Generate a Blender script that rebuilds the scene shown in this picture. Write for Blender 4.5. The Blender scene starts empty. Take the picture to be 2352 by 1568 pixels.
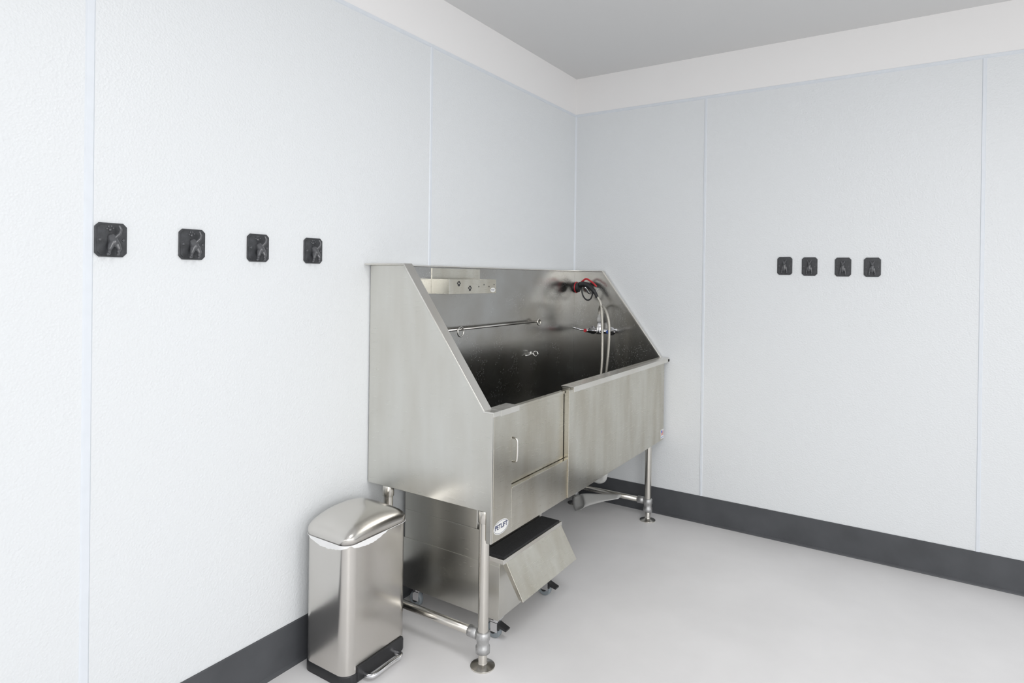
import bpy, bmesh, math, random
from mathutils import Vector, Matrix
random.seed(3)
scene=bpy.context.scene
COL=scene.collection
V=Vector
try:
    scene.view_settings.view_transform='Standard'
    scene.view_settings.look='None'
except Exception as e: print(e)

# ------------------------------------------------------------ materials
def new_mat(name):
    m=bpy.data.materials.new(name); m.use_nodes=True
    nt=m.node_tree; b=nt.nodes['Principled BSDF']
    return m,nt,b
def node(nt,t,**kw):
    n=nt.nodes.new(t)
    for k,v in kw.items(): setattr(n,k,v)
    return n
def simple(name,col,rough=.5,metal=0,noise=0,nscale=20,bump=0,bscale=100,spec=.5):
    m,nt,b=new_mat(name)
    b.inputs['Base Color'].default_value=(*col,1); b.inputs['Roughness'].default_value=rough
    b.inputs['Metallic'].default_value=metal; b.inputs['Specular IOR Level'].default_value=spec
    tc=node(nt,'ShaderNodeTexCoord')
    if noise:
        n=node(nt,'ShaderNodeTexNoise'); n.inputs['Scale'].default_value=nscale; n.inputs['Detail'].default_value=5
        nt.links.new(tc.outputs['Object'],n.inputs['Vector'])
        cr=node(nt,'ShaderNodeValToRGB')
        cr.color_ramp.elements[0].position=.3; cr.color_ramp.elements[1].position=.7
        cr.color_ramp.elements[0].color=(*[c*(1-noise) for c in col],1)
        cr.color_ramp.elements[1].color=(*[min(1,c*(1+noise)) for c in col],1)
        nt.links.new(n.outputs['Fac'],cr.inputs['Fac']); nt.links.new(cr.outputs['Color'],b.inputs['Base Color'])
    if bump:
        n=node(nt,'ShaderNodeTexNoise'); n.inputs['Scale'].default_value=bscale; n.inputs['Detail'].default_value=2
        nt.links.new(tc.outputs['Object'],n.inputs['Vector'])
        bp=node(nt,'ShaderNodeBump'); bp.inputs['Strength'].default_value=bump; bp.inputs['Distance'].default_value=.002
        nt.links.new(n.outputs['Fac'],bp.inputs['Height']); nt.links.new(bp.outputs['Normal'],b.inputs['Normal'])
    return m

def wall_mat(name):
    m,nt,b=new_mat(name)
    geo=node(nt,'ShaderNodeNewGeometry'); sep=node(nt,'ShaderNodeSeparateXYZ')
    nt.links.new(geo.outputs['Position'],sep.inputs[0])
    gt=node(nt,'ShaderNodeMath',operation='GREATER_THAN'); gt.inputs[1].default_value=2.6256
    nt.links.new(sep.outputs['Z'],gt.inputs[0])
    mix=node(nt,'ShaderNodeMix',data_type='RGBA')
    mix.inputs['A'].default_value=(.72,.74,.755,1); mix.inputs['B'].default_value=(.84,.83,.825,1)
    nt.links.new(gt.outputs[0],mix.inputs['Factor']); nt.links.new(mix.outputs['Result'],b.inputs['Base Color'])
    mr=node(nt,'ShaderNodeMix',data_type='FLOAT'); mr.inputs['A'].default_value=.42; mr.inputs['B'].default_value=.8
    nt.links.new(gt.outputs[0],mr.inputs['Factor']); nt.links.new(mr.outputs['Result'],b.inputs['Roughness'])
    n=node(nt,'ShaderNodeTexNoise'); n.inputs['Scale'].default_value=110; n.inputs['Detail'].default_value=1.5
    nt.links.new(geo.outputs['Position'],n.inputs['Vector'])
    n2=node(nt,'ShaderNodeTexVoronoi'); n2.inputs['Scale'].default_value=140
    nt.links.new(geo.outputs['Position'],n2.inputs['Vector'])
    ad=node(nt,'ShaderNodeMath',operation='ADD'); nt.links.new(n.outputs['Fac'],ad.inputs[0]); nt.links.new(n2.outputs['Distance'],ad.inputs[1])
    st=node(nt,'ShaderNodeMath',operation='MULTIPLY_ADD'); st.inputs[1].default_value=-.45; st.inputs[2].default_value=.5
    nt.links.new(gt.outputs[0],st.inputs[0])
    bp=node(nt,'ShaderNodeBump'); bp.inputs['Distance'].default_value=.0015
    nt.links.new(st.outputs[0],bp.inputs['Strength']); nt.links.new(ad.outputs[0],bp.inputs['Height']); nt.links.new(bp.outputs['Normal'],b.inputs['Normal'])
    return m

def steel(name,col=(.66,.655,.62),rough=.28,stretch=(2,2,60),smudge=.12,spots=0,aniso=.4,var=.12,streak=0,det=6):
    m,nt,b=new_mat(name)
    b.inputs['Metallic'].default_value=1
    b.inputs['Anisotropic'].default_value=aniso
    geo=node(nt,'ShaderNodeNewGeometry')
    mp=node(nt,'ShaderNodeMapping'); mp.inputs['Scale'].default_value=stretch
    nt.links.new(geo.outputs['Position'],mp.inputs['Vector'])
    n=node(nt,'ShaderNodeTexNoise'); n.inputs['Scale'].default_value=6; n.inputs['Detail'].default_value=6
    nt.links.new(mp.outputs[0],n.inputs['Vector'])
    mp2=node(nt,'ShaderNodeMapping'); mp2.inputs['Scale'].default_value=(2.2,2.2,.5) if streak else (1,1,1)
    nt.links.new(geo.outputs['Position'],mp2.inputs['Vector'])
    n2=node(nt,'ShaderNodeTexNoise'); n2.inputs['Scale'].default_value=4; n2.inputs['Detail'].default_value=det
    nt.links.new(mp2.outputs[0],n2.inputs['Vector'])
    cr=node(nt,'ShaderNodeValToRGB'); cr.color_ramp.elements[0].position=.32; cr.color_ramp.elements[1].position=.65
    cr.color_ramp.elements[0].color=(col[0]*(1-smudge*.8),col[1]*(1-smudge),col[2]*(1-smudge*1.3),1); cr.color_ramp.elements[1].color=(*[min(1,c*(1+smudge*.5)) for c in col],1)
    nt.links.new(n2.outputs['Fac'],cr.inputs['Fac'])
    last=cr.outputs['Color']
    if spots:
        vo=node(nt,'ShaderNodeTexVoronoi'); vo.inputs['Scale'].default_value=110; vo.inputs['Randomness'].default_value=1
        nt.links.new(geo.outputs['Position'],vo.inputs['Vector'])
        lt=node(nt,'ShaderNodeMath',operation='LESS_THAN'); lt.inputs[1].default_value=.2
        nt.links.new(vo.outputs['Distance'],lt.inputs[0])
        n3=node(nt,'ShaderNodeTexNoise'); n3.inputs['Scale'].default_value=7; n3.inputs['Detail'].default_value=4
        nt.links.new(geo.outputs['Position'],n3.inputs['Vector'])
        mrn=node(nt,'ShaderNodeMapRange'); mrn.inputs['From Min'].default_value=.40; mrn.inputs['From Max'].default_value=.62; mrn.inputs['To Max'].default_value=spots
        nt.links.new(n3.outputs['Fac'],mrn.inputs['Value'])
        ml=node(nt,'ShaderNodeMath',operation='MULTIPLY'); nt.links.new(mrn.outputs[0],ml.inputs[1])
        nt.links.new(lt.outputs[0],ml.inputs[0])
        mx=node(nt,'ShaderNodeMix',data_type='RGBA'); mx.inputs['B'].default_value=(.6,.61,.62,1)
        nt.links.new(ml.outputs[0],mx.inputs['Factor']); nt.links.new(last,mx.inputs['A']); last=mx.outputs['Result']
        sb=node(nt,'ShaderNodeMath',operation='SUBTRACT'); sb.inputs[0].default_value=1; nt.links.new(ml.outputs[0],sb.inputs[1]); nt.links.new(sb.outputs[0],b.inputs['Metallic'])
    nt.links.new(last,b.inputs['Base Color'])
    ma=node(nt,'ShaderNodeMapRange'); ma.inputs['To Min'].default_value=rough*(1-var); ma.inputs['To Max'].default_value=rough*(1+var)
    nt.links.new(n.outputs['Fac'],ma.inputs['Value']); nt.links.new(ma.outputs[0],b.inputs['Roughness'])
    return m

M_wall=wall_mat('frp_wall')
M_ceil=simple('ceiling_paint',(.72,.72,.72),.9,bump=.05,bscale=200)
M_floor=simple('epoxy_floor',(.76,.75,.75),.42,noise=.04,nscale=3,bump=.12,bscale=60)
M_base=simple('rubber_baseboard',(.064,.067,.074),.5,noise=.15,nscale=6,bump=.05)
M_strip=simple('vinyl_strip',(.695,.73,.775),.4,noise=.02)
M_steel=steel('brushed_steel',streak=1,smudge=.07,det=2,var=.06)
M_steelf=steel('stained_steel',col=(.58,.565,.51),streak=1,smudge=.16,det=4,var=.08)
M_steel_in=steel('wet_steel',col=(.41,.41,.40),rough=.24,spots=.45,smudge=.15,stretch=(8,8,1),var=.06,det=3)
M_rim=steel('steel_rim',col=(.74,.73,.70),rough=.25)
M_tube=steel('steel_tube',col=(.66,.64,.60),rough=.25,aniso=.0,stretch=(1,1,1),smudge=.05)
M_bin=steel('bin_steel',col=(.66,.64,.61),rough=.22,stretch=(40,40,1),smudge=.04,var=.05)
M_chrome=simple('chrome',(.8,.8,.82),.08,1,noise=.02)
M_galv=simple('galvanized',(.5,.5,.5),.5,1,noise=.15,nscale=60,bump=.3)
M_black=simple('black_plastic',(.02,.02,.022),.4,noise=.1)
M_hook=simple('black_iron',(.042,.044,.048),.4,noise=.3,nscale=60,bump=.2,bscale=300)
M_hookf=simple('highlit_iron',(.07,.072,.078),.3,noise=.25,nscale=80,spec=.8)  # same iron, lightened and glossier: figure highlights put into the colour
M_mat=simple('black_grit',(.02,.02,.022),.85,noise=.6,nscale=400,bump=.8,bscale=500)
M_basin=simple('basin_rubber',(.02,.021,.024),.6,noise=.2,nscale=60)
M_white=simple('white_plastic',(.75,.75,.73),.4,noise=.02)
M_greyp=simple('grey_plastic',(.60,.60,.585),.45,noise=.05)
M_red=simple('red_plastic',(.50,.02,.03),.35,noise=.05)
M_blue=simple('blue_plastic',(.03,.12,.6),.35,noise=.05)
M_navy=simple('navy_ink',(.04,.05,.12),.5,noise=.02)
M_wheel=simple('grey_rubber',(.22,.25,.27),.5,noise=.1)
M_hose=simple('steel_hose',(.55,.53,.48),.35,.8,noise=.2,nscale=300,bump=.6,bscale=500)
M_bag=simple('bag_film',(.8,.8,.8),.4,noise=.03)

# ------------------------------------------------------------ object helpers
W={}
def link(name,me,mat,parent=None,label=None,cat=None,kind=None,group=None,smooth=False,bevel=0,bseg=2,auto=None):
    if me.vertices:
        xs=[v.co for v in me.vertices]
        lo=V([min(c[i] for c in xs) for i in range(3)]); hi=V([max(c[i] for c in xs) for i in range(3)])
        c=(lo+hi)/2
        if parent is None: c.z=lo.z
        me.transform(Matrix.Translation(-c))
    else: c=V((0,0,0))
    o=bpy.data.objects.new(name,me); o.location=c; W[o.name]=c.copy()
    COL.objects.link(o)
    if mat: 
        me.materials.clear(); me.materials.append(mat)
    if parent is not None:
        o.parent=parent; o.matrix_parent_inverse=Matrix.Translation(-W[parent.name])
    if smooth:
        for p in me.polygons: p.use_smooth=True
    if bevel:
        md=o.modifiers.new('bevel','BEVEL'); md.width=bevel; md.segments=bseg; md.limit_method='ANGLE'; md.angle_limit=math.radians(40)
        for p in me.polygons: p.use_smooth=True
        md.harden_normals=True
    if label: o['label']=label
    if cat: o['category']=cat
    if kind: o['kind']=kind
    if group: o['group']=group
    return o
def empty(name,loc,label,cat,group=None):
    o=bpy.data.objects.new(name,None); o.location=loc; o.empty_display_size=.1; COL.objects.link(o); W[o.name]=V(loc)
    o['label']=label; o['category']=cat
    if group:o['group']=group
    return o
def mesh_from(bm):
    bmesh.ops.recalc_face_normals(bm,faces=bm.faces[:])
    me=bpy.data.meshes.new('m'); bm.to_mesh(me); bm.free(); return me
def add_box(bm,a,b):
    r=bmesh.ops.create_cube(bm,size=1)
    a=V(a);b=V(b)
    for v in r['verts']:
        v.co=V([(a[i]+b[i])/2+v.co[i]*(b[i]-a[i]) for i in range(3)])
def boxes(*bs):
    bm=bmesh.new()
    for a,b in bs: add_box(bm,a,b)
    return mesh_from(bm)
def add_prism(bm,poly,ax,a,b):
    oth=[i for i in range(3) if i!=ax]
    def mk(p,t):
        c=[0,0,0]; c[oth[0]]=p[0]; c[oth[1]]=p[1]; c[ax]=t; return bm.verts.new(c)
    A=[mk(p,a) for p in poly]; B=[mk(p,b) for p in poly]
    bm.faces.new(A); bm.faces.new(B[::-1])
    n=len(poly)
    for i in range(n): bm.faces.new((A[i],A[(i+1)%n],B[(i+1)%n],B[i]))
def prism(poly,ax,a,b):
    bm=bmesh.new(); add_prism(bm,poly,ax,a,b); return mesh_from(bm)
def smooth_pts(pts,n=8):
    P=[V(p) for p in pts]
    if len(P)<3: return P
    out=[]
    Q=[P[0]*2-P[1]]+P+[P[-1]*2-P[-2]]
    for i in range(1,len(Q)-2):
        for k in range(n):
            t=k/n; a,b,c,d=Q[i-1:i+3]
            out.append(.5*((2*b)+(c-a)*t+(2*a-5*b+4*c-d)*t*t+(3*b-a-3*c+d)*t**3))
    out.append(P[-1]); return out
def add_tube(bm,pts,rad,seg=16,closed=False,cap=True):
    P=[V(p) for p in pts]; n=len(P)
    rads=rad if isinstance(rad,(list,tuple)) else [rad]*n
    rings=[]; up=None
    for i in range(n):
        if closed: t=(P[(i+1)%n]-P[i-1]).normalized()
        else: t=(P[min(i+1,n-1)]-P[max(i-1,0)]).normalized()
        if up is None:
            up=V((0,0,1)) if abs(t.z)<.9 else V((1,0,0))
        s=t.cross(up).normalized(); up=s.cross(t).normalized()
        rings.append([bm.verts.new(P[i]+(s*math.cos(2*math.pi*k/seg)+up*math.sin(2*math.pi*k/seg))*rads[i]) for k in range(seg)])
    m=n if closed else n-1
    for i in range(m):
        A=rings[i];B=rings[(i+1)%n]
        for k in range(seg): bm.faces.new((A[k],A[(k+1)%seg],B[(k+1)%seg],B[k]))
    if cap and not closed:
        bm.faces.new(rings[0][::-1]); bm.faces.new(rings[-1])
def tube(pts,rad,seg=16,closed=False):
    bm=bmesh.new(); add_tube(bm,pts,rad,seg,closed); return mesh_from(bm)
def add_lathe(bm,c,prof,axis='z',seg=32):
    c=V(c)
    def mp(r,h,a):
        x=r*math.cos(a);y=r*math.sin(a)
        return c+{'z':V((x,y,h)),'x':V((h,x,y)),'y':V((y,h,x))}[axis]
    rings=[[bm.verts.new(mp(r,h,2*math.pi*k/seg)) for k in range(seg)] for r,h in prof]
    for A,B in zip(rings,rings[1:]):
        for k in range(seg): bm.faces.new((A[k],A[(k+1)%seg],B[(k+1)%seg],B[k]))
    bm.faces.new(rings[0][::-1]); bm.faces.new(rings[-1])
def lathe(c,prof,axis='z',seg=32):
    bm=bmesh.new(); add_lathe(bm,c,prof,axis,seg); return mesh_from(bm)
def add_capsules(bm,segs,fn):
    for (a,ra,b,rb) in segs:
        a=V(a);b=V(b); N=6
        for i in range(N+1):
            t=i/N; c=a.lerp(b,t); r=ra+(rb-ra)*t
            rr=bmesh.ops.create_icosphere(bm,subdivisions=2,radius=r)
            for v in rr['verts']: v.co=fn(v.co+c)
def torus(c,R,r,axis,seg=28):
    pts=[]
    for k in range(seg):
        a=2*math.pi*k/seg; x=R*math.cos(a); y=R*math.sin(a)
        pts.append(V(c)+{'z':V((x,y,0)),'x':V((0,x,y)),'y':V((x,0,y))}[axis])
    return pts
def text_mesh(s,size,M,extrude=.0002,bold=0):
    cu=bpy.data.curves.new('t','FONT'); cu.body=s; cu.size=size; cu.align_x='CENTER'; cu.align_y='CENTER'; cu.extrude=extrude; cu.offset=bold
    o=bpy.data.objects.new('t',cu); COL.objects.link(o)
    dg=bpy.context.evaluated_depsgraph_get(); dg.update()
    me=bpy.data.meshes.new_from_object(o.evaluated_get(dg))
    bpy.data.objects.remove(o); me.transform(M); return me

# ------------------------------------------------------------ room
HC=2.879; HF=2.6256; HB=.165
YN=-7.0; XN=5.6
S='structure'
link('wall_left',boxes(((-.12,YN,0),(0,.12,HC))),M_wall,kind=S,label='white textured fibreglass panelled wall with painted band above')
link('wall_right',boxes(((0,0,0),(XN,.12,HC))),M_wall,kind=S,label='white textured fibreglass panelled wall with painted band above')
link('floor',boxes(((-.12,YN,-.1),(XN,.12,0))),M_floor,kind=S,label='light grey epoxy floor')
link('ceiling',boxes(((-.12,YN,HC),(XN,.12,HC+.1))),M_ceil,kind=S,label='smooth grey painted ceiling')
bprof=[(0,0),(.016,0),(.012,.006),(.006,.012),(.006,HB-.003),(.003,HB),(0,HB)]
link('baseboard_left',prism(bprof,1,YN,0),M_base,kind=S,label='dark grey rubber cove baseboard')
link('baseboard_right',prism([(-p[0],p[1]) for p in bprof],0,0.0,XN),M_base,kind=S,label='dark grey rubber cove baseboard')
def strip_prof(c,w,d): return [(c-w/2,0),(c-w/2*.7,d),(c+w/2*.7,d),(c+w/2,0)]
tn=[0]
def trim(me):
    tn[0]+=1; link('trim_%d'%tn[0],me,M_strip,kind=S,label='pale blue-white vinyl panel joint strip')
def vstrip_left(y,w=.026):
    trim(prism([(p[1],p[0]) for p in strip_prof(y,w,.003)],2,HB,HF))
def vstrip_right(x,w=.026):
    trim(prism([(p[0],-p[1]) for p in strip_prof(x,w,.003)],2,HB,HF))
vstrip_left(-1.533,.02); vstrip_left(-3.027,.026); vstrip_left(-4.5)
vstrip_right(.896,.016); vstrip_right(2.268,.018); vstrip_right(3.64)
trim(prism([(0,HF-.012),(.004,HF-.008),(.004,HF+.006),(0,HF+.008)],1,YN,0))
trim(prism([(0,HF-.012),(-.004,HF-.008),(-.004,HF+.006),(0,HF+.008)],0,0,XN))
trim(prism([(0,0),(.009,0),(0,-.009)],2,HB,HF))

# ------------------------------------------------------------ dog washing tub
Y0=-1.93; Y1=-.02; XF=.66; ZT=1.545; ZS=.99; ZB=.487
tub=empty('dog_bath_tub',(.33,-.975,0),'stainless steel raised dog washing tub standing against the white wall','dog bath tub')
prof=[(.006,.602),(.006,ZT),(.228,ZT),(.642,ZS),(XF,ZS),(XF,ZB),(.636,ZB),(.636,.604)]
link('end_panel',prism(prof,1,Y0,Y0+.012),M_steel,tub,bevel=.002)
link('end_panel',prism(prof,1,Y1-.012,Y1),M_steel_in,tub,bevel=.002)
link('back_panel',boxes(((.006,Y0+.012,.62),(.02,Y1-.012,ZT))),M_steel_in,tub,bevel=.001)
def rim(y_a,y_b):
    th=.007
    pr=[(.004,ZT),(.228,ZT),(.642,ZS),(.685,ZS),(.685,ZS-.012),(.69,ZS-.012),(.69,ZS+th),(.646,ZS+th),(.232,ZT+th),(.004,ZT+th)]
    return prism(pr,1,y_a,y_b)
link('rim',rim(Y0-.034,Y0+.016),M_rim,tub,bevel=.0015)
link('rim',rim(Y1-.016,Y1+.012),M_rim,tub,bevel=.0015)
link('rim',boxes(((.004,Y0+.016,ZT),(.03,Y1-.016,ZT+.007))),M_rim,tub,bevel=.0015)
YP=-1.79; YD=-1.32
link('front_post',boxes(((.628,Y0+.012,ZB),(XF,YP,ZS)),),M_steelf,tub,bevel=.002)
link('rim',prism([(.625,ZS),(.684,ZS),(.684,ZS-.016),(.69,ZS-.016),(.69,ZS+.007),(.625,ZS+.007)],1,Y0+.016,YP+.005),M_rim,tub,bevel=.0015)
link('front_panel',boxes(((.628,YD,ZB),(XF+.006,Y1-.012,ZS+.004))),M_steelf,tub,bevel=.002)
link('rim',prism([(.622,ZS+.004),(.684,ZS+.004),(.684,ZS-.014),(.69,ZS-.014),(.69,ZS+.012),(.622,ZS+.012)],1,YD,Y1+.012),M_rim,tub,bevel=.0015)
link('lower_panel',prism([(.628,ZB),(XF,ZB),(XF,.662),(XF+.003,.662),(XF+.003,.668),(.62,.668),(.62,.662),(.628,.662)],1,YP,YD),M_steelf,tub,bevel=.0015)
door=link('door',prism([(.628,.67),(.640,.67),(.640,.968),(.646,.968),(.646,.98),(.622,.98),(.622,.968),(.628,.968)],1,YP+.004,YD-.006),M_steelf,tub,bevel=.0015,label='lift-out steel entry door')
hp=smooth_pts([(.64,-1.772,.86),(.664,-1.772,.858),(.672,-1.772,.845),(.672,-1.772,.78),(.664,-1.772,.766),(.64,-1.772,.764)],6)
link('handle',tube(hp,.0045,10),M_rim,door,smooth=True)
link('basin_floor',boxes(((.02,Y0+.012,.625),(.628,Y1-.012,.64))),M_steel,tub)
link('mat',boxes(((.03,Y0+.02,.64),(.622,Y1-.02,.652))),M_basin,tub,label='black rubber floor mat')
for a,b in ((Y0+.012,Y0+.05),(Y1-.05,Y1-.012)):
    link('frame_rail',boxes(((.01,a,.6),(.628,b,.625))),M_steel,tub,bevel=.001)
def leg(x,y):
    l=link('leg',tube([(x,y,.075),(x,y,.60)],.0205,24),M_tube,tub,smooth=False,bevel=.001)
    link('bracket',lathe((x,y,0),[(.022,.052),(.028,.055),(.028,.078),(.024,.083),(.024,.1),(.028,.106),(.028,.132),(.023,.136)]),M_galv,l,smooth=True)
    link('foot',lathe((x,y,0),[(.048,0),(.048,.004),(.03,.010),(.018,.014),(.0165,.02),(.0165,.06),(.012,.07)]),M_tube,l,bevel=.0008)
    link('collar',lathe((x,y,0),[(.0225,.555),(.0245,.558),(.0245,.60),(.023,.603)]),M_tube,l,bevel=.0008)
for x,y in [(.612,-1.906),(.105,-1.906),(.612,-.15),(.105,-.15)]: leg(x,y)
for y in (-1.906,-.15):
    bm=bmesh.new(); add_tube(bm,[(.105,y,.118),(.612,y,.118)],.0165,20)
    cb=link('cross_bar',mesh_from(bm),M_tube,tub,smooth=True)
    link('coupling',lathe((0,y,.118),[(.0175,.545),(.022,.548),(.022,.585),(.0175,.588)],'x'),M_galv,cb,smooth=True)
bm=bmesh.new(); add_tube(bm,smooth_pts([(.30,-.10,.62),(.30,-.095,.35),(.29,-.09,.21),(.265,-.09,.168),(.2,-.09,.17),(.02,-.09,.2)],6),.022,20)
link('drain_pipe',mesh_from(bm),M_white,tub,smooth=True,label='white plastic waste pipe')
sh=link('shelf',prism([(.02,1.415),(.13,1.415),(.13,1.487),(.127,1.487),(.127,1.419),(.024,1.419),(.024,1.54),(.02,1.54)],1,-1.54,-1.145),M_steelf,tub,bevel=.0006)
for yy in (-1.54,-1.148): link('shelf_end',boxes(((.024,yy,1.4185),(.127,yy+.003,1.487))),M_steelf,sh)
def paw(y,z,s,x):
    bm=bmesh.new()
    for dy,dz,a,b in [(0,-.3,.55,.45),(-.75,.25,.22,.32),(-.28,.7,.22,.34),(.28,.7,.22,.34),(.75,.25,.22,.32)]:
        vs=[bm.verts.new((x,y+s*(dy+a*math.cos(t*math.pi/8)),z+s*(dz+b*math.sin(t*math.pi/8)))) for t in range(16)]
        f=bm.faces.new(vs)
    r=bmesh.ops.extrude_face_region(bm,geom=bm.faces[:])
    for v in r['geom']:
        if isinstance(v,bmesh.types.BMVert): v.co.x+=.0006
    return mesh_from(bm)
link('paw_print',paw(-1.465,1.463,.015,.1301),M_black,sh); link('paw_print',paw(-1.375,1.44,.015,.1301),M_black,sh)
for k in range(4): link('hole',lathe((.1301,-1.30+k*.045,1.45+(.01 if k%2 else 0)),[(.0035,0),(.0035,.0006)],'x',12),M_black,sh)
def oval(x,y,z,a,b,th=.0006):
    bm=bmesh.new(); vs=[bm.verts.new((x,y+a*math.cos(t*math.pi/20),z+b*math.sin(t*math.pi/20))) for t in range(40)]
    bm.faces.new(vs); r=bmesh.ops.extrude_face_region(bm,geom=bm.faces[:])
    for v in r['geom']:
        if isinstance(v,bmesh.types.BMVert): v.co.x+=th
    return mesh_from(bm)
def facing_x(x,y,z): return Matrix(((0,0,1,x),(1,0,0,y),(0,1,0,z),(0,0,0,1)))
st=link('sticker',oval(.1301,-1.175,1.432,.022,.012),M_white,sh)
link('lettering',text_mesh('PETLIFT',.009,facing_x(.131,-1.175,1.432)),M_navy,st)
st=link('sticker',oval(XF+.0002,-1.862,.535,.052,.027),M_white,tub,label='white oval sticker with navy lettering')
link('sticker_ring',(lambda bm:(add_tube(bm,[V((XF+.001,-1.862+.048*math.cos(t*math.pi/20),.535+.0235*math.sin(t*math.pi/20))) for t in range(40)],.0006,6,True),mesh_from(bm))[1])(bmesh.new()),M_navy,st)
link('lettering',text_mesh('PETLIFT',.025,facing_x(XF+.0012,-1.862,.538),bold=.0006),M_navy,st)
st=link('sticker',boxes(((XF+.006,-.085,.497),(XF+.0068,-.035,.555))),M_white,tub,label='small white sticker with flag')
for k in range(4): link('flag_stripe',boxes(((XF+.0068,-.08,.520+.007*k),(XF+.0074,-.040,.5235+.007*k))),M_red,st)
link('flag_canton',boxes(((XF+.0068,-.08,.536),(XF+.0078,-.062,.55))),M_blue,st)
link('print_line',boxes(((XF+.0068,-.078,.505),(XF+.0074,-.042,.508))),M_blue,st)
bm=bmesh.new(); add_tube(bm,[(.055,-1.47,1.232),(.055,-.56,1.232)],.0065,12)
add_tube(bm,[(.018,-1.43,1.232),(.055,-1.43,1.232)],.006,10); add_tube(bm,[(.018,-.6,1.232),(.055,-.6,1.232)],.006,10)
rl=link('tether_rail',mesh_from(bm),M_rim,tub,smooth=True)
link('ring',tube(torus((.075,-1.375,1.222),.024,.004,'x'),.004,8,True),M_rim,rl,smooth=True)
link('ring',tube(torus((.06,-.575,1.228),.018,.004,'x'),.004,8,True),M_rim,rl,smooth=True)
bm=bmesh.new(); add_tube(bm,torus((.055,-.60,1.035),.015,.004,'y'),.004,8,True); add_tube(bm,[(.018,-.60,1.035),(.042,-.60,1.035)],.004,8); add_lathe(bm,(.02,-.60,1.035),[(.014,0),(.012,.004)],'x')
add_tube(bm,[(.03,-.68,1.028),(.045,-.62,1.035)],.0035,8)
link('tether_eye',mesh_from(bm),M_rim,tub,smooth=True)
yf=-.032
bm=bmesh.new()
add_tube(bm,[(.145,yf-.045,1.15),(.32,yf-.045,1.15)],.015,20)
for x in (.165,.30): add_tube(bm,[(x,yf,1.15),(x,yf-.05,1.15)],.017,16); add_tube(bm,[(x,yf-.001,1.15),(x,yf-.006,1.15)],.028,20)
add_lathe(bm,(.232,yf-.045,1.15),[(.018,-.02),(.02,-.01),(.02,.012),(.016,.03),(.013,.04),(.013,.06)],'z')
fc=link('faucet',mesh_from(bm),M_chrome,tub,smooth=True,label='chrome wall-mounted mixer valve')
for x,s,mt in ((.15,-1,M_red),(.315,1,M_blue)):
    bm=bmesh.new(); add_tube(bm,[(x,yf-.05,1.15),(x,yf-.085,1.152)],.013,16); add_tube(bm,[(x,yf-.08,1.152),(x+s*.03,yf-.105,1.158),(x+s*.075,yf-.12,1.172)],[.007,.006,.008],12)
    lv=link('lever',mesh_from(bm),M_chrome,fc,smooth=True)
    link('index_button',lathe((x,yf-.092,1.152),[(.0115,0),(.0115,.008)],'y',16),mt,fc)
link('vacuum_breaker',lathe((.232,yf-.045,1.21),[(.013,0),(.017,.004),(.017,.028),(.012,.032),(.012,.05)]),M_greyp,fc,smooth=True)
h1=smooth_pts([(.232,-.077,1.255),(.233,-.08,1.29),(.25,-.1,1.318),(.285,-.13,1.315),(.325,-.16,1.27),(.345,-.17,1.19),(.345,-.175,1.05),(.335,-.18,.9),(.32,-.18,.72),(.26,-.2,.665),(.2,-.3,.665),(.24,-.38,.665),(.30,-.33,.665),(.29,-.22,.70),(.295,-.17,.9),(.285,-.14,1.08),(.275,-.13,1.25),(.262,-.12,1.33),(.235,-.115,1.378)],8)
link('hose',tube(h1,.0085,12),M_hose,fc,smooth=True,label='braided flexible spray hose')
bm=bmesh.new()
add_tube(bm,smooth_pts([(.232,-.115,1.375),(.215,-.113,1.405),(.175,-.112,1.445),(.135,-.111,1.46),(.10,-.111,1.455)],5),[.011]*6+[.015]*5+[.017]*5+[.019]*5,16)
sp=link('spray_gun',mesh_from(bm),M_black,fc,smooth=True,label='black and red pet spray gun')
link('nozzle',lathe((.052,-.111,1.436),[(.020,.05),(.03,.045),(.034,.03),(.034,.008),(.028,0),(.02,-.002)],'x'),M_black,sp,bevel=.001)
link('nozzle_ring',tube(torus((.078,-.111,1.438),.0345,.004,'x'),.004,8,True),M_red,sp,smooth=True)
link('lever',tube(smooth_pts([(.115,-.111,1.475),(.145,-.111,1.495),(.17,-.111,1.487),(.205,-.113,1.465),(.225,-.113,1.445)],5),.006,10),M_red,sp,smooth=True)
link('trigger',tube(smooth_pts([(.115,-.111,1.44),(.125,-.111,1.385),(.155,-.112,1.355),(.185,-.112,1.365),(.2,-.113,1.41)],5),.005,10),M_black,sp,smooth=True)
link('holder',tube(smooth_pts([(.15,-.032,1.40),(.15,-.07,1.40),(.15,-.1,1.42),(.15,-.13,1.44)],5),.007,10),M_chrome,sp,smooth=True)

# ------------------------------------------------------------ steps on casters
stp=empty('step_stool',(.33,-1.5,0),'steel rolling pet steps with black grit treads under the tub','step stool')
YA=-1.745;YB=-1.255
pf=[(.055,.09),(.055,.44),(.49,.44),(.49,.325),(.575,.325),(.575,.09)]
link('body',prism(pf,1,YA,YB),M_steel,stp,bevel=.002)
for a,b in ((YA-.003,YA),(YB,YB+.003)): link('side_sheet',boxes(((.05,a,.088),(.578,b,.312))),M_steel,stp,bevel=.001)
link('upper_step',prism([(.055,.44),(.46,.44),(.46,.524),(.485,.512),(.49,.52),(.465,.532),(.05,.532),(.05,.524),(.055,.524)],1,YA,YB),M_steel,stp,bevel=.002)
link('tread',boxes(((.495,YA+.01,.345),(.592,YB-.01,.352))),M_mat,stp,label='black non-slip grit tread')
link('tread',boxes(((.10,YA+.01,.532),(.455,YB-.01,.538))),M_mat,stp,label='black non-slip grit tread')
link('step_nose',boxes(((.485,YA-.004,.325),(.60,YB+.004,.345)),),M_rim,stp,bevel=.002)
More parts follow.
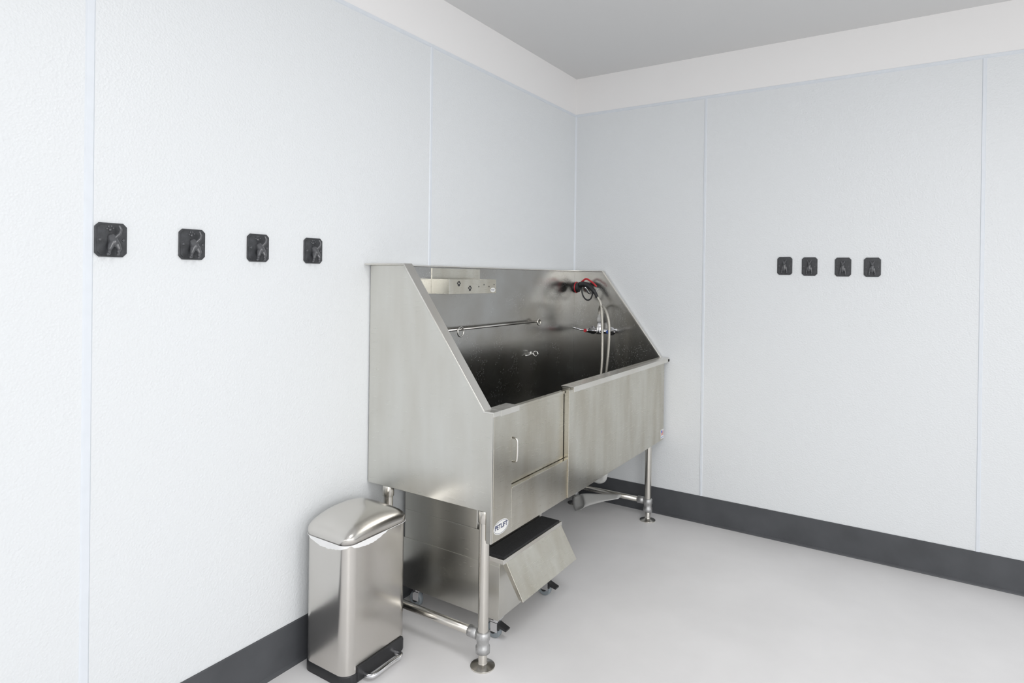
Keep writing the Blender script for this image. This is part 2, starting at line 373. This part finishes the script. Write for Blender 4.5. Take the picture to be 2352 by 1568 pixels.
link('front_flap',prism([(.592,.325),(.600,.330),(.684,.19),(.676,.186)],1,YA+.015,YB-.005),M_steelf,stp,bevel=.001)
link('front_flap_side',prism([(.576,.32),(.598,.325),(.682,.19),(.66,.19)],1,YA+.02,YA+.024),M_steelf,stp)
def caster(x,y,ang,brake):
    bm=bmesh.new()
    add_box(bm,(x-.022,y-.022,.084),(x+.022,y+.022,.089))
    add_lathe(bm,(x,y,0),[(.014,.068),(.018,.074),(.018,.084)],'z',20)
    add_box(bm,(x-.022,y-.017,.03),(x+.012,y-.014,.076)); add_box(bm,(x-.022,y+.014,.03),(x+.012,y+.017,.076)); add_box(bm,(x-.022,y-.017,.068),(x+.012,y+.017,.072))
    c=link('caster',mesh_from(bm),M_chrome,stp,bevel=.0008)
    w=link('wheel',lathe((x-.012,y,.034),[(.012,-.0125),(.03,-.012),(.034,-.007),(.034,.007),(.03,.012),(.012,.0125)],'y'),M_wheel,c,bevel=.001)
    link('hub',lathe((x-.012,y,.034),[(.013,-.0165),(.015,-.012),(.015,.012),(.013,.0165)],'y',20),M_black,c)
    if brake: link('brake_pedal',prism([(x+.012,.04),(x+.02,.04),(x+.02,.052),(x+.055,.046),(x+.057,.054),(x+.02,.066),(x+.012,.07)],1,y-.016,y+.016),M_black,c,bevel=.002)
caster(.116,-1.715,0,False); caster(.55,-1.72,0,True); caster(.55,-1.30,0,True); caster(.116,-1.30,0,False)

# ------------------------------------------------------------ trash can
bx0,bx1,by0,by1=.045,.288,-2.302,-1.972
can=empty('trash_can',((bx0+bx1)/2,(by0+by1)/2,0),'brushed steel step-pedal trash can with domed lid beside the tub','trash can')
def rrect(x0,x1,y0,y1,r,n=8,bow=0):
    pts=[]
    for cx,cy,a0 in ((x1-r,y1-r,0),(x0+r,y1-r,90),(x0+r,y0+r,180),(x1-r,y0+r,270)):
        for k in range(n+1):
            a=math.radians(a0+90*k/n); pts.append((cx+r*math.cos(a),cy+r*math.sin(a)))
    return pts
def densify(pts,step):
    res=[];m=len(pts)
    for i in range(m):
        a=V(pts[i]);b=V(pts[(i+1)%m]); L=(b-a).length; q=max(1,int(L/step))
        for k in range(q): res.append(a.lerp(b,k/q))
    return res
def loft(secs):
    bm=bmesh.new(); rings=[[bm.verts.new((x,y,z)) for x,y in pts] for pts,z in secs]
    n=len(rings[0])
    for A,B in zip(rings,rings[1:]):
        for k in range(n): bm.faces.new((A[k],A[(k+1)%n],B[(k+1)%n],B[k]))
    bm.faces.new(rings[0][::-1]); bm.faces.new(rings[-1]); return mesh_from(bm)
link('body',loft([(rrect(bx0+.003,bx1-.003,by0+.003,by1-.003,.045,14),.036),(rrect(bx0+.003,bx1-.003,by0+.003,by1-.003,.045,14),.512)]),M_bin,can,bevel=.001)
bs=loft([(rrect(bx0,bx1,by0,by1,.047,10),0),(rrect(bx0,bx1,by0,by1,.047,10),.034),(rrect(bx0+.003,bx1-.003,by0+.003,by1-.003,.045,10),.038)])
link('base',bs,M_black,can,bevel=.0015,label='black plastic base')
bm=bmesh.new()
cx,cy=(bx0+bx1)/2,(by0+by1)/2; hx=(bx1-bx0)/2; hy=(by1-by0)/2
out=[(p.x,p.y) for p in densify(rrect(-hx,hx,-hy,hy,.045,12),.006)]
rings=[]
K=36
rings.append([bm.verts.new((cx+x,cy+y,.516)) for x,y in out])
for k in range(K):
    s=math.cos(k/K*math.pi/2)
    ring=[]
    for x,y in out:
        X=x*s;Y=y*s
        u=min(1,abs(X/hx));v=min(1,abs(Y/hy)); ux=X/hx
        ed=(1-s**16)**.5
        crown=.016*ed+.054*(1-v**2.4)**.75*(1-u**5)**.6*(1-.10*ux)
        ring.append(bm.verts.new((cx+X,cy+Y,.524+crown)))
    rings.append(ring)
n=len(out)
for A,B in zip(rings,rings[1:]):
    for i in range(n): bm.faces.new((A[i],A[(i+1)%n],B[(i+1)%n],B[i]))
bm.faces.new(rings[-1]); bm.faces.new(rings[0][::-1])
lid=link('lid',mesh_from(bm),M_bin,can,smooth=True)
link('hinge',boxes(((bx0-.008,cy-.06,.49),(bx0+.004,cy+.06,.535))),M_black,can,bevel=.002)
pl=link('pedal_plate',boxes(((bx1-.004,cy+.0-.11,.004),(bx1+.004,cy+.13,.06))),M_black,can,bevel=.003)
pm=link('pedal',tube(smooth_pts([(bx1+.0,cy-.075,.018),(bx1+.03,cy-.078,.02),(bx1+.045,cy-.06,.022),(bx1+.045,cy+.02,.024),(bx1+.045,cy+.07,.022),(bx1+.03,cy+.088,.02),(bx1,cy+.085,.018)],6),.0085,12),M_chrome,can,smooth=True)
bm=bmesh.new()
dense=densify(rrect(bx0-.0005,bx1+.0005,by0-.0005,by1+.0005,.045,10),.006)
top=[];bot=[]
sw=0
for i,p in enumerate(dense):
    d=(p-V((cx,cy))).normalized(); sw=.7*sw+.3*random.uniform(-1,1)
    if p.y>by0+.20 or (p.x<bx0+.04): hang=0
    elif p.y<by0+.03: hang=math.sin(max(0,min(1,(p.x-bx0-.04)/(bx1-bx0-.045)))*math.pi)**.7*.022+.001
    else: hang=math.sin(max(0,min(1,(p.y-by0-.02)/.18))*math.pi)**.7*.021+.001
    hang=max(.0005,hang+sw*.007*(hang>0.002))
    top.append(bm.verts.new((p.x,p.y,.5155))); pp=p+d*(.002+.002*sw); bot.append(bm.verts.new((pp.x,pp.y,.5150-hang)))
for i in range(len(top)):
    k=(i+1)%len(top); bm.faces.new((top[i],top[k],bot[k],bot[i]))
link('liner',mesh_from(bm),M_bag,can,'white plastic bin liner edge under the lid',smooth=True)

# ------------------------------------------------------------ grey plastic scoop
bm=bmesh.new(); rings=[]
N=18
ax=V((.99,.12,0)).normalized(); sd=V((.12,-.99,0)).normalized()
for i in range(N):
    t=i/(N-1); c=V((.195,-.275,0))+ax*(.27*t)
    z=.055+.085*t**.7
    w=.060*(1-.4*t); h=.050*(1-t)**1.3+.004
    ring=[]
    for k in range(32):
        a=2*math.pi*k/32; ca,sa=math.cos(a),math.sin(a)
        ring.append(bm.verts.new(c+sd*(w*ca)+V((0,0,z+h*sa*(1-.4*abs(ca))))+ax*((.055*ca+.02*sa)*(1-t))))
    rings.append(ring)
for A,B in zip(rings,rings[1:]):
    for k in range(32): bm.faces.new((A[k],A[(k+1)%32],B[(k+1)%32],B[k]))
me=mesh_from(bm)
zmin=min(v.co.z for v in me.vertices); me.transform(Matrix.Translation((0,0,.003-zmin)))
noz=link('plastic_scoop',me,M_greyp,None,'light grey curved plastic scoop lying on the floor under the tub','scoop',smooth=True)
md=noz.modifiers.new('s','SOLIDIFY'); md.thickness=.005; md.offset=0

# ------------------------------------------------------------ hooks
def make_hook(fn,kind,loc,label,group,hw,hh):
    e=empty('wall_hook',loc,label,'wall hook',group)
    F=lambda p:V(loc)+fn(p)
    c=.011
    def plate(a,b,n0,n1,cc):
        poly=[(-a+cc,-b),(a-cc,-b),(a,-b+cc),(a,b-cc),(a-cc,b),(-a+cc,b),(-a,b-cc),(-a,-b+cc)]
        bm=bmesh.new()
        A=[bm.verts.new(F(V((p[0],p[1],n0)))) for p in poly];B=[bm.verts.new(F(V((p[0],p[1],n1)))) for p in poly]
        bm.faces.new(A);bm.faces.new(B)
        for i in range(8): bm.faces.new((A[i],A[(i+1)%8],B[(i+1)%8],B[i]))
        return bm
    bm=plate(hw,hh,0.0005,.006,c)
    link('plate',mesh_from(bm),M_hook,e,bevel=.0015)
    bm=plate(hw-.006,hh-.006,.005,.008,c*.8)
    link('plate_panel',mesh_from(bm),M_hook,e,bevel=.001)
    bm=bmesh.new()
    if kind=='rear':
        add_capsules(bm,[((.000,.006,.010),.013,(.002,-.008,.018),.014),
            ((-.004,-.012,.020),.0105,(-.012,-.026,.026),.0065),((-.012,-.026,.026),.0055,(-.012,-.038,.022),.0045),((-.012,-.040,.022),.0045,(-.017,-.042,.026),.004),
            ((.008,-.012,.020),.0105,(.012,-.026,.028),.0065),((.012,-.026,.028),.0055,(.010,-.038,.026),.0045),((.010,-.040,.026),.0045,(.008,-.042,.031),.004),
            ((.005,.006,.020),.0055,(.014,.018,.026),.0048),((.014,.018,.026),.0048,(.018,.030,.026),.004),((.018,.030,.026),.004,(.014,.040,.024),.0032)],F)
    else:
        add_capsules(bm,[((0,.006,.012),.010,(0,-.014,.014),.0115),((0,.014,.018),.0085,(0,.018,.024),.0075),((0,.016,.026),.005,(0,.012,.034),.004),
            ((-.005,.022,.018),.004,(-.010,.034,.016),.002),((.005,.022,.018),.004,(.010,.034,.016),.002),
            ((-.009,-.008,.016),.006,(-.013,-.034,.018),.004),((-.013,-.034,.018),.0045,(-.013,-.038,.022),.004),
            ((.009,-.008,.016),.006,(.013,-.034,.018),.004),((.013,-.034,.018),.0045,(.013,-.038,.022),.004),
            ((0,-.02,.018),.007,(0,-.024,.030),.005),((0,-.024,.030),.005,(0,-.014,.036),.004)],F)
    fg=link('dog_figure',mesh_from(bm),M_hookf,e,smooth=True,label='cast %s of a small dog forming the hook'%('hindquarters and raised tail' if kind=='rear' else 'front view'))
    rm=fg.modifiers.new('r','REMESH'); rm.mode='VOXEL'; rm.voxel_size=.0012; rm.use_smooth_shade=True
    if kind=='rear':
        bm=bmesh.new()
        for dx,dy,r in [(0,0,.0048),(-.0085,.003,.0028),(-.0042,.010,.003),(.003,.011,.003),(.0085,.005,.0028)]:
            q=bmesh.ops.create_icosphere(bm,subdivisions=2,radius=r)
            for v in q['verts']:
                c0=v.co.copy(); v.co=F(V((c0.x+dx-.004,c0.y+dy+.029,c0.z*.6+.009)))
        link('paw_print',mesh_from(bm),M_hookf,e,smooth=True)
    for sx in (-1,1):
        bm=bmesh.new()
        q=bmesh.ops.create_cone(bm,cap_ends=True,segments=16,radius1=.0045,radius2=.0035,depth=.003)
        for v in q['verts']:
            c0=v.co.copy(); v.co=F(V((c0.x+sx*(hw-.012),c0.y,c0.z+.0095)))
        link('screw',mesh_from(bm),M_hookf,e,smooth=False)
    return e
def copy_hook(src,loc):
    e=src.copy(); e.location=loc; COL.objects.link(e)
    for ch in list(src.children):
        c=ch.copy(); mi=ch.matrix_parent_inverse.copy(); c.parent=e; c.matrix_parent_inverse=mi; COL.objects.link(c)
    return e
lf=lambda p:V((p[2],p[0],p[1]))
rf=lambda p:V((p[0],-p[2],p[1]))
LL='black cast-iron hook shaped like a dog rear on an octagonal plate'
h=make_hook(lf,'rear',(0,-2.969,1.595),LL,'dog hooks beside the tub',.044,.050)
for y,z in ((-2.724,1.594),(-2.480,1.594),(-2.236,1.594)): copy_hook(h,(0,y,z))
h=make_hook(rf,'front',(1.36,0,1.585),'black cast-iron hook with a dog figure on an octagonal plate','dog hooks on the bare wall',.040,.052)
for x,z in ((1.490,1.582),(1.657,1.579),(1.797,1.578)): copy_hook(h,(x,0,z))

# ------------------------------------------------------------ lights & world
w=bpy.data.worlds.new('w'); scene.world=w; w.use_nodes=True
nt=w.node_tree; bg=nt.nodes['Background']; bg.inputs[1].default_value=.89
tc=node(nt,'ShaderNodeTexCoord'); sp_=node(nt,'ShaderNodeSeparateXYZ'); nt.links.new(tc.outputs['Generated'],sp_.inputs[0])
nz=node(nt,'ShaderNodeTexNoise'); nz.inputs['Scale'].default_value=1.6; nz.inputs['Detail'].default_value=1; nt.links.new(tc.outputs['Generated'],nz.inputs['Vector'])
m1=node(nt,'ShaderNodeMapRange'); m1.inputs['From Min'].default_value=-.35; m1.inputs['From Max'].default_value=.35; m1.inputs['To Min'].default_value=.8; m1.inputs['To Max'].default_value=1.35; nt.links.new(sp_.outputs['Z'],m1.inputs['Value'])
m2=node(nt,'ShaderNodeMapRange'); m2.inputs['From Min'].default_value=.35; m2.inputs['From Max'].default_value=.65; m2.inputs['To Min'].default_value=.5; m2.inputs['To Max'].default_value=1.6; nt.links.new(nz.outputs['Fac'],m2.inputs['Value'])
mm=node(nt,'ShaderNodeMath',operation='MULTIPLY'); nt.links.new(m1.outputs[0],mm.inputs[0]); nt.links.new(m2.outputs[0],mm.inputs[1])
vm=node(nt,'ShaderNodeVectorMath',operation='SCALE'); vm.inputs[0].default_value=(.985,.99,1.0); nt.links.new(mm.outputs[0],vm.inputs['Scale'])
nt.links.new(vm.outputs[0],bg.inputs[0])
def area(name,loc,target,sx,sy,e,col=(1,1,1)):
    l=bpy.data.lights.new(name,'AREA'); l.shape='RECTANGLE'; l.size=sx; l.size_y=sy; l.energy=e; l.color=col
    o=bpy.data.objects.new(name,l); o.location=loc; o.rotation_euler=(V(target)-V(loc)).to_track_quat('-Z','Y').to_euler(); COL.objects.link(o)
area('overhead_fill',(2.2,-2.6,2.86),(2.2,-2.6,0),1.2,.6,25)  # added area light, out of view below the ceiling, as general fill
area('bounce_lamp',(3.6,-5.0,2.3),(.6,-.4,1.0),2.0,1.4,32)
area('upward_fill',(3.6,-4.6,1.6),(2.2,-1.6,2.879),1.2,1.2,30)  # added fill light aimed upward to brighten the ceiling

# ------------------------------------------------------------ camera
y,pi_,r=[math.radians(a) for a in (33.0337,-0.1770,0.7264)]
Fv=V((-math.sin(y)*math.cos(pi_),math.cos(y)*math.cos(pi_),math.sin(pi_)))
R0=V((math.cos(y),math.sin(y),0));U0=R0.cross(Fv)
R=R0*math.cos(r)+U0*math.sin(r); U=U0*math.cos(r)-R0*math.sin(r)
cam=bpy.data.cameras.new('camera'); co=bpy.data.objects.new('camera',cam); COL.objects.link(co)
co.matrix_world=Matrix(((R.x,U.x,-Fv.x,1.9955),(R.y,U.y,-Fv.y,-3.8601),(R.z,U.z,-Fv.z,1.5),(0,0,0,1)))
cam.sensor_width=36; cam.clip_start=.05
cam.lens=1427.66/2352*36; cam.shift_y=-143.12/2352
scene.camera=co
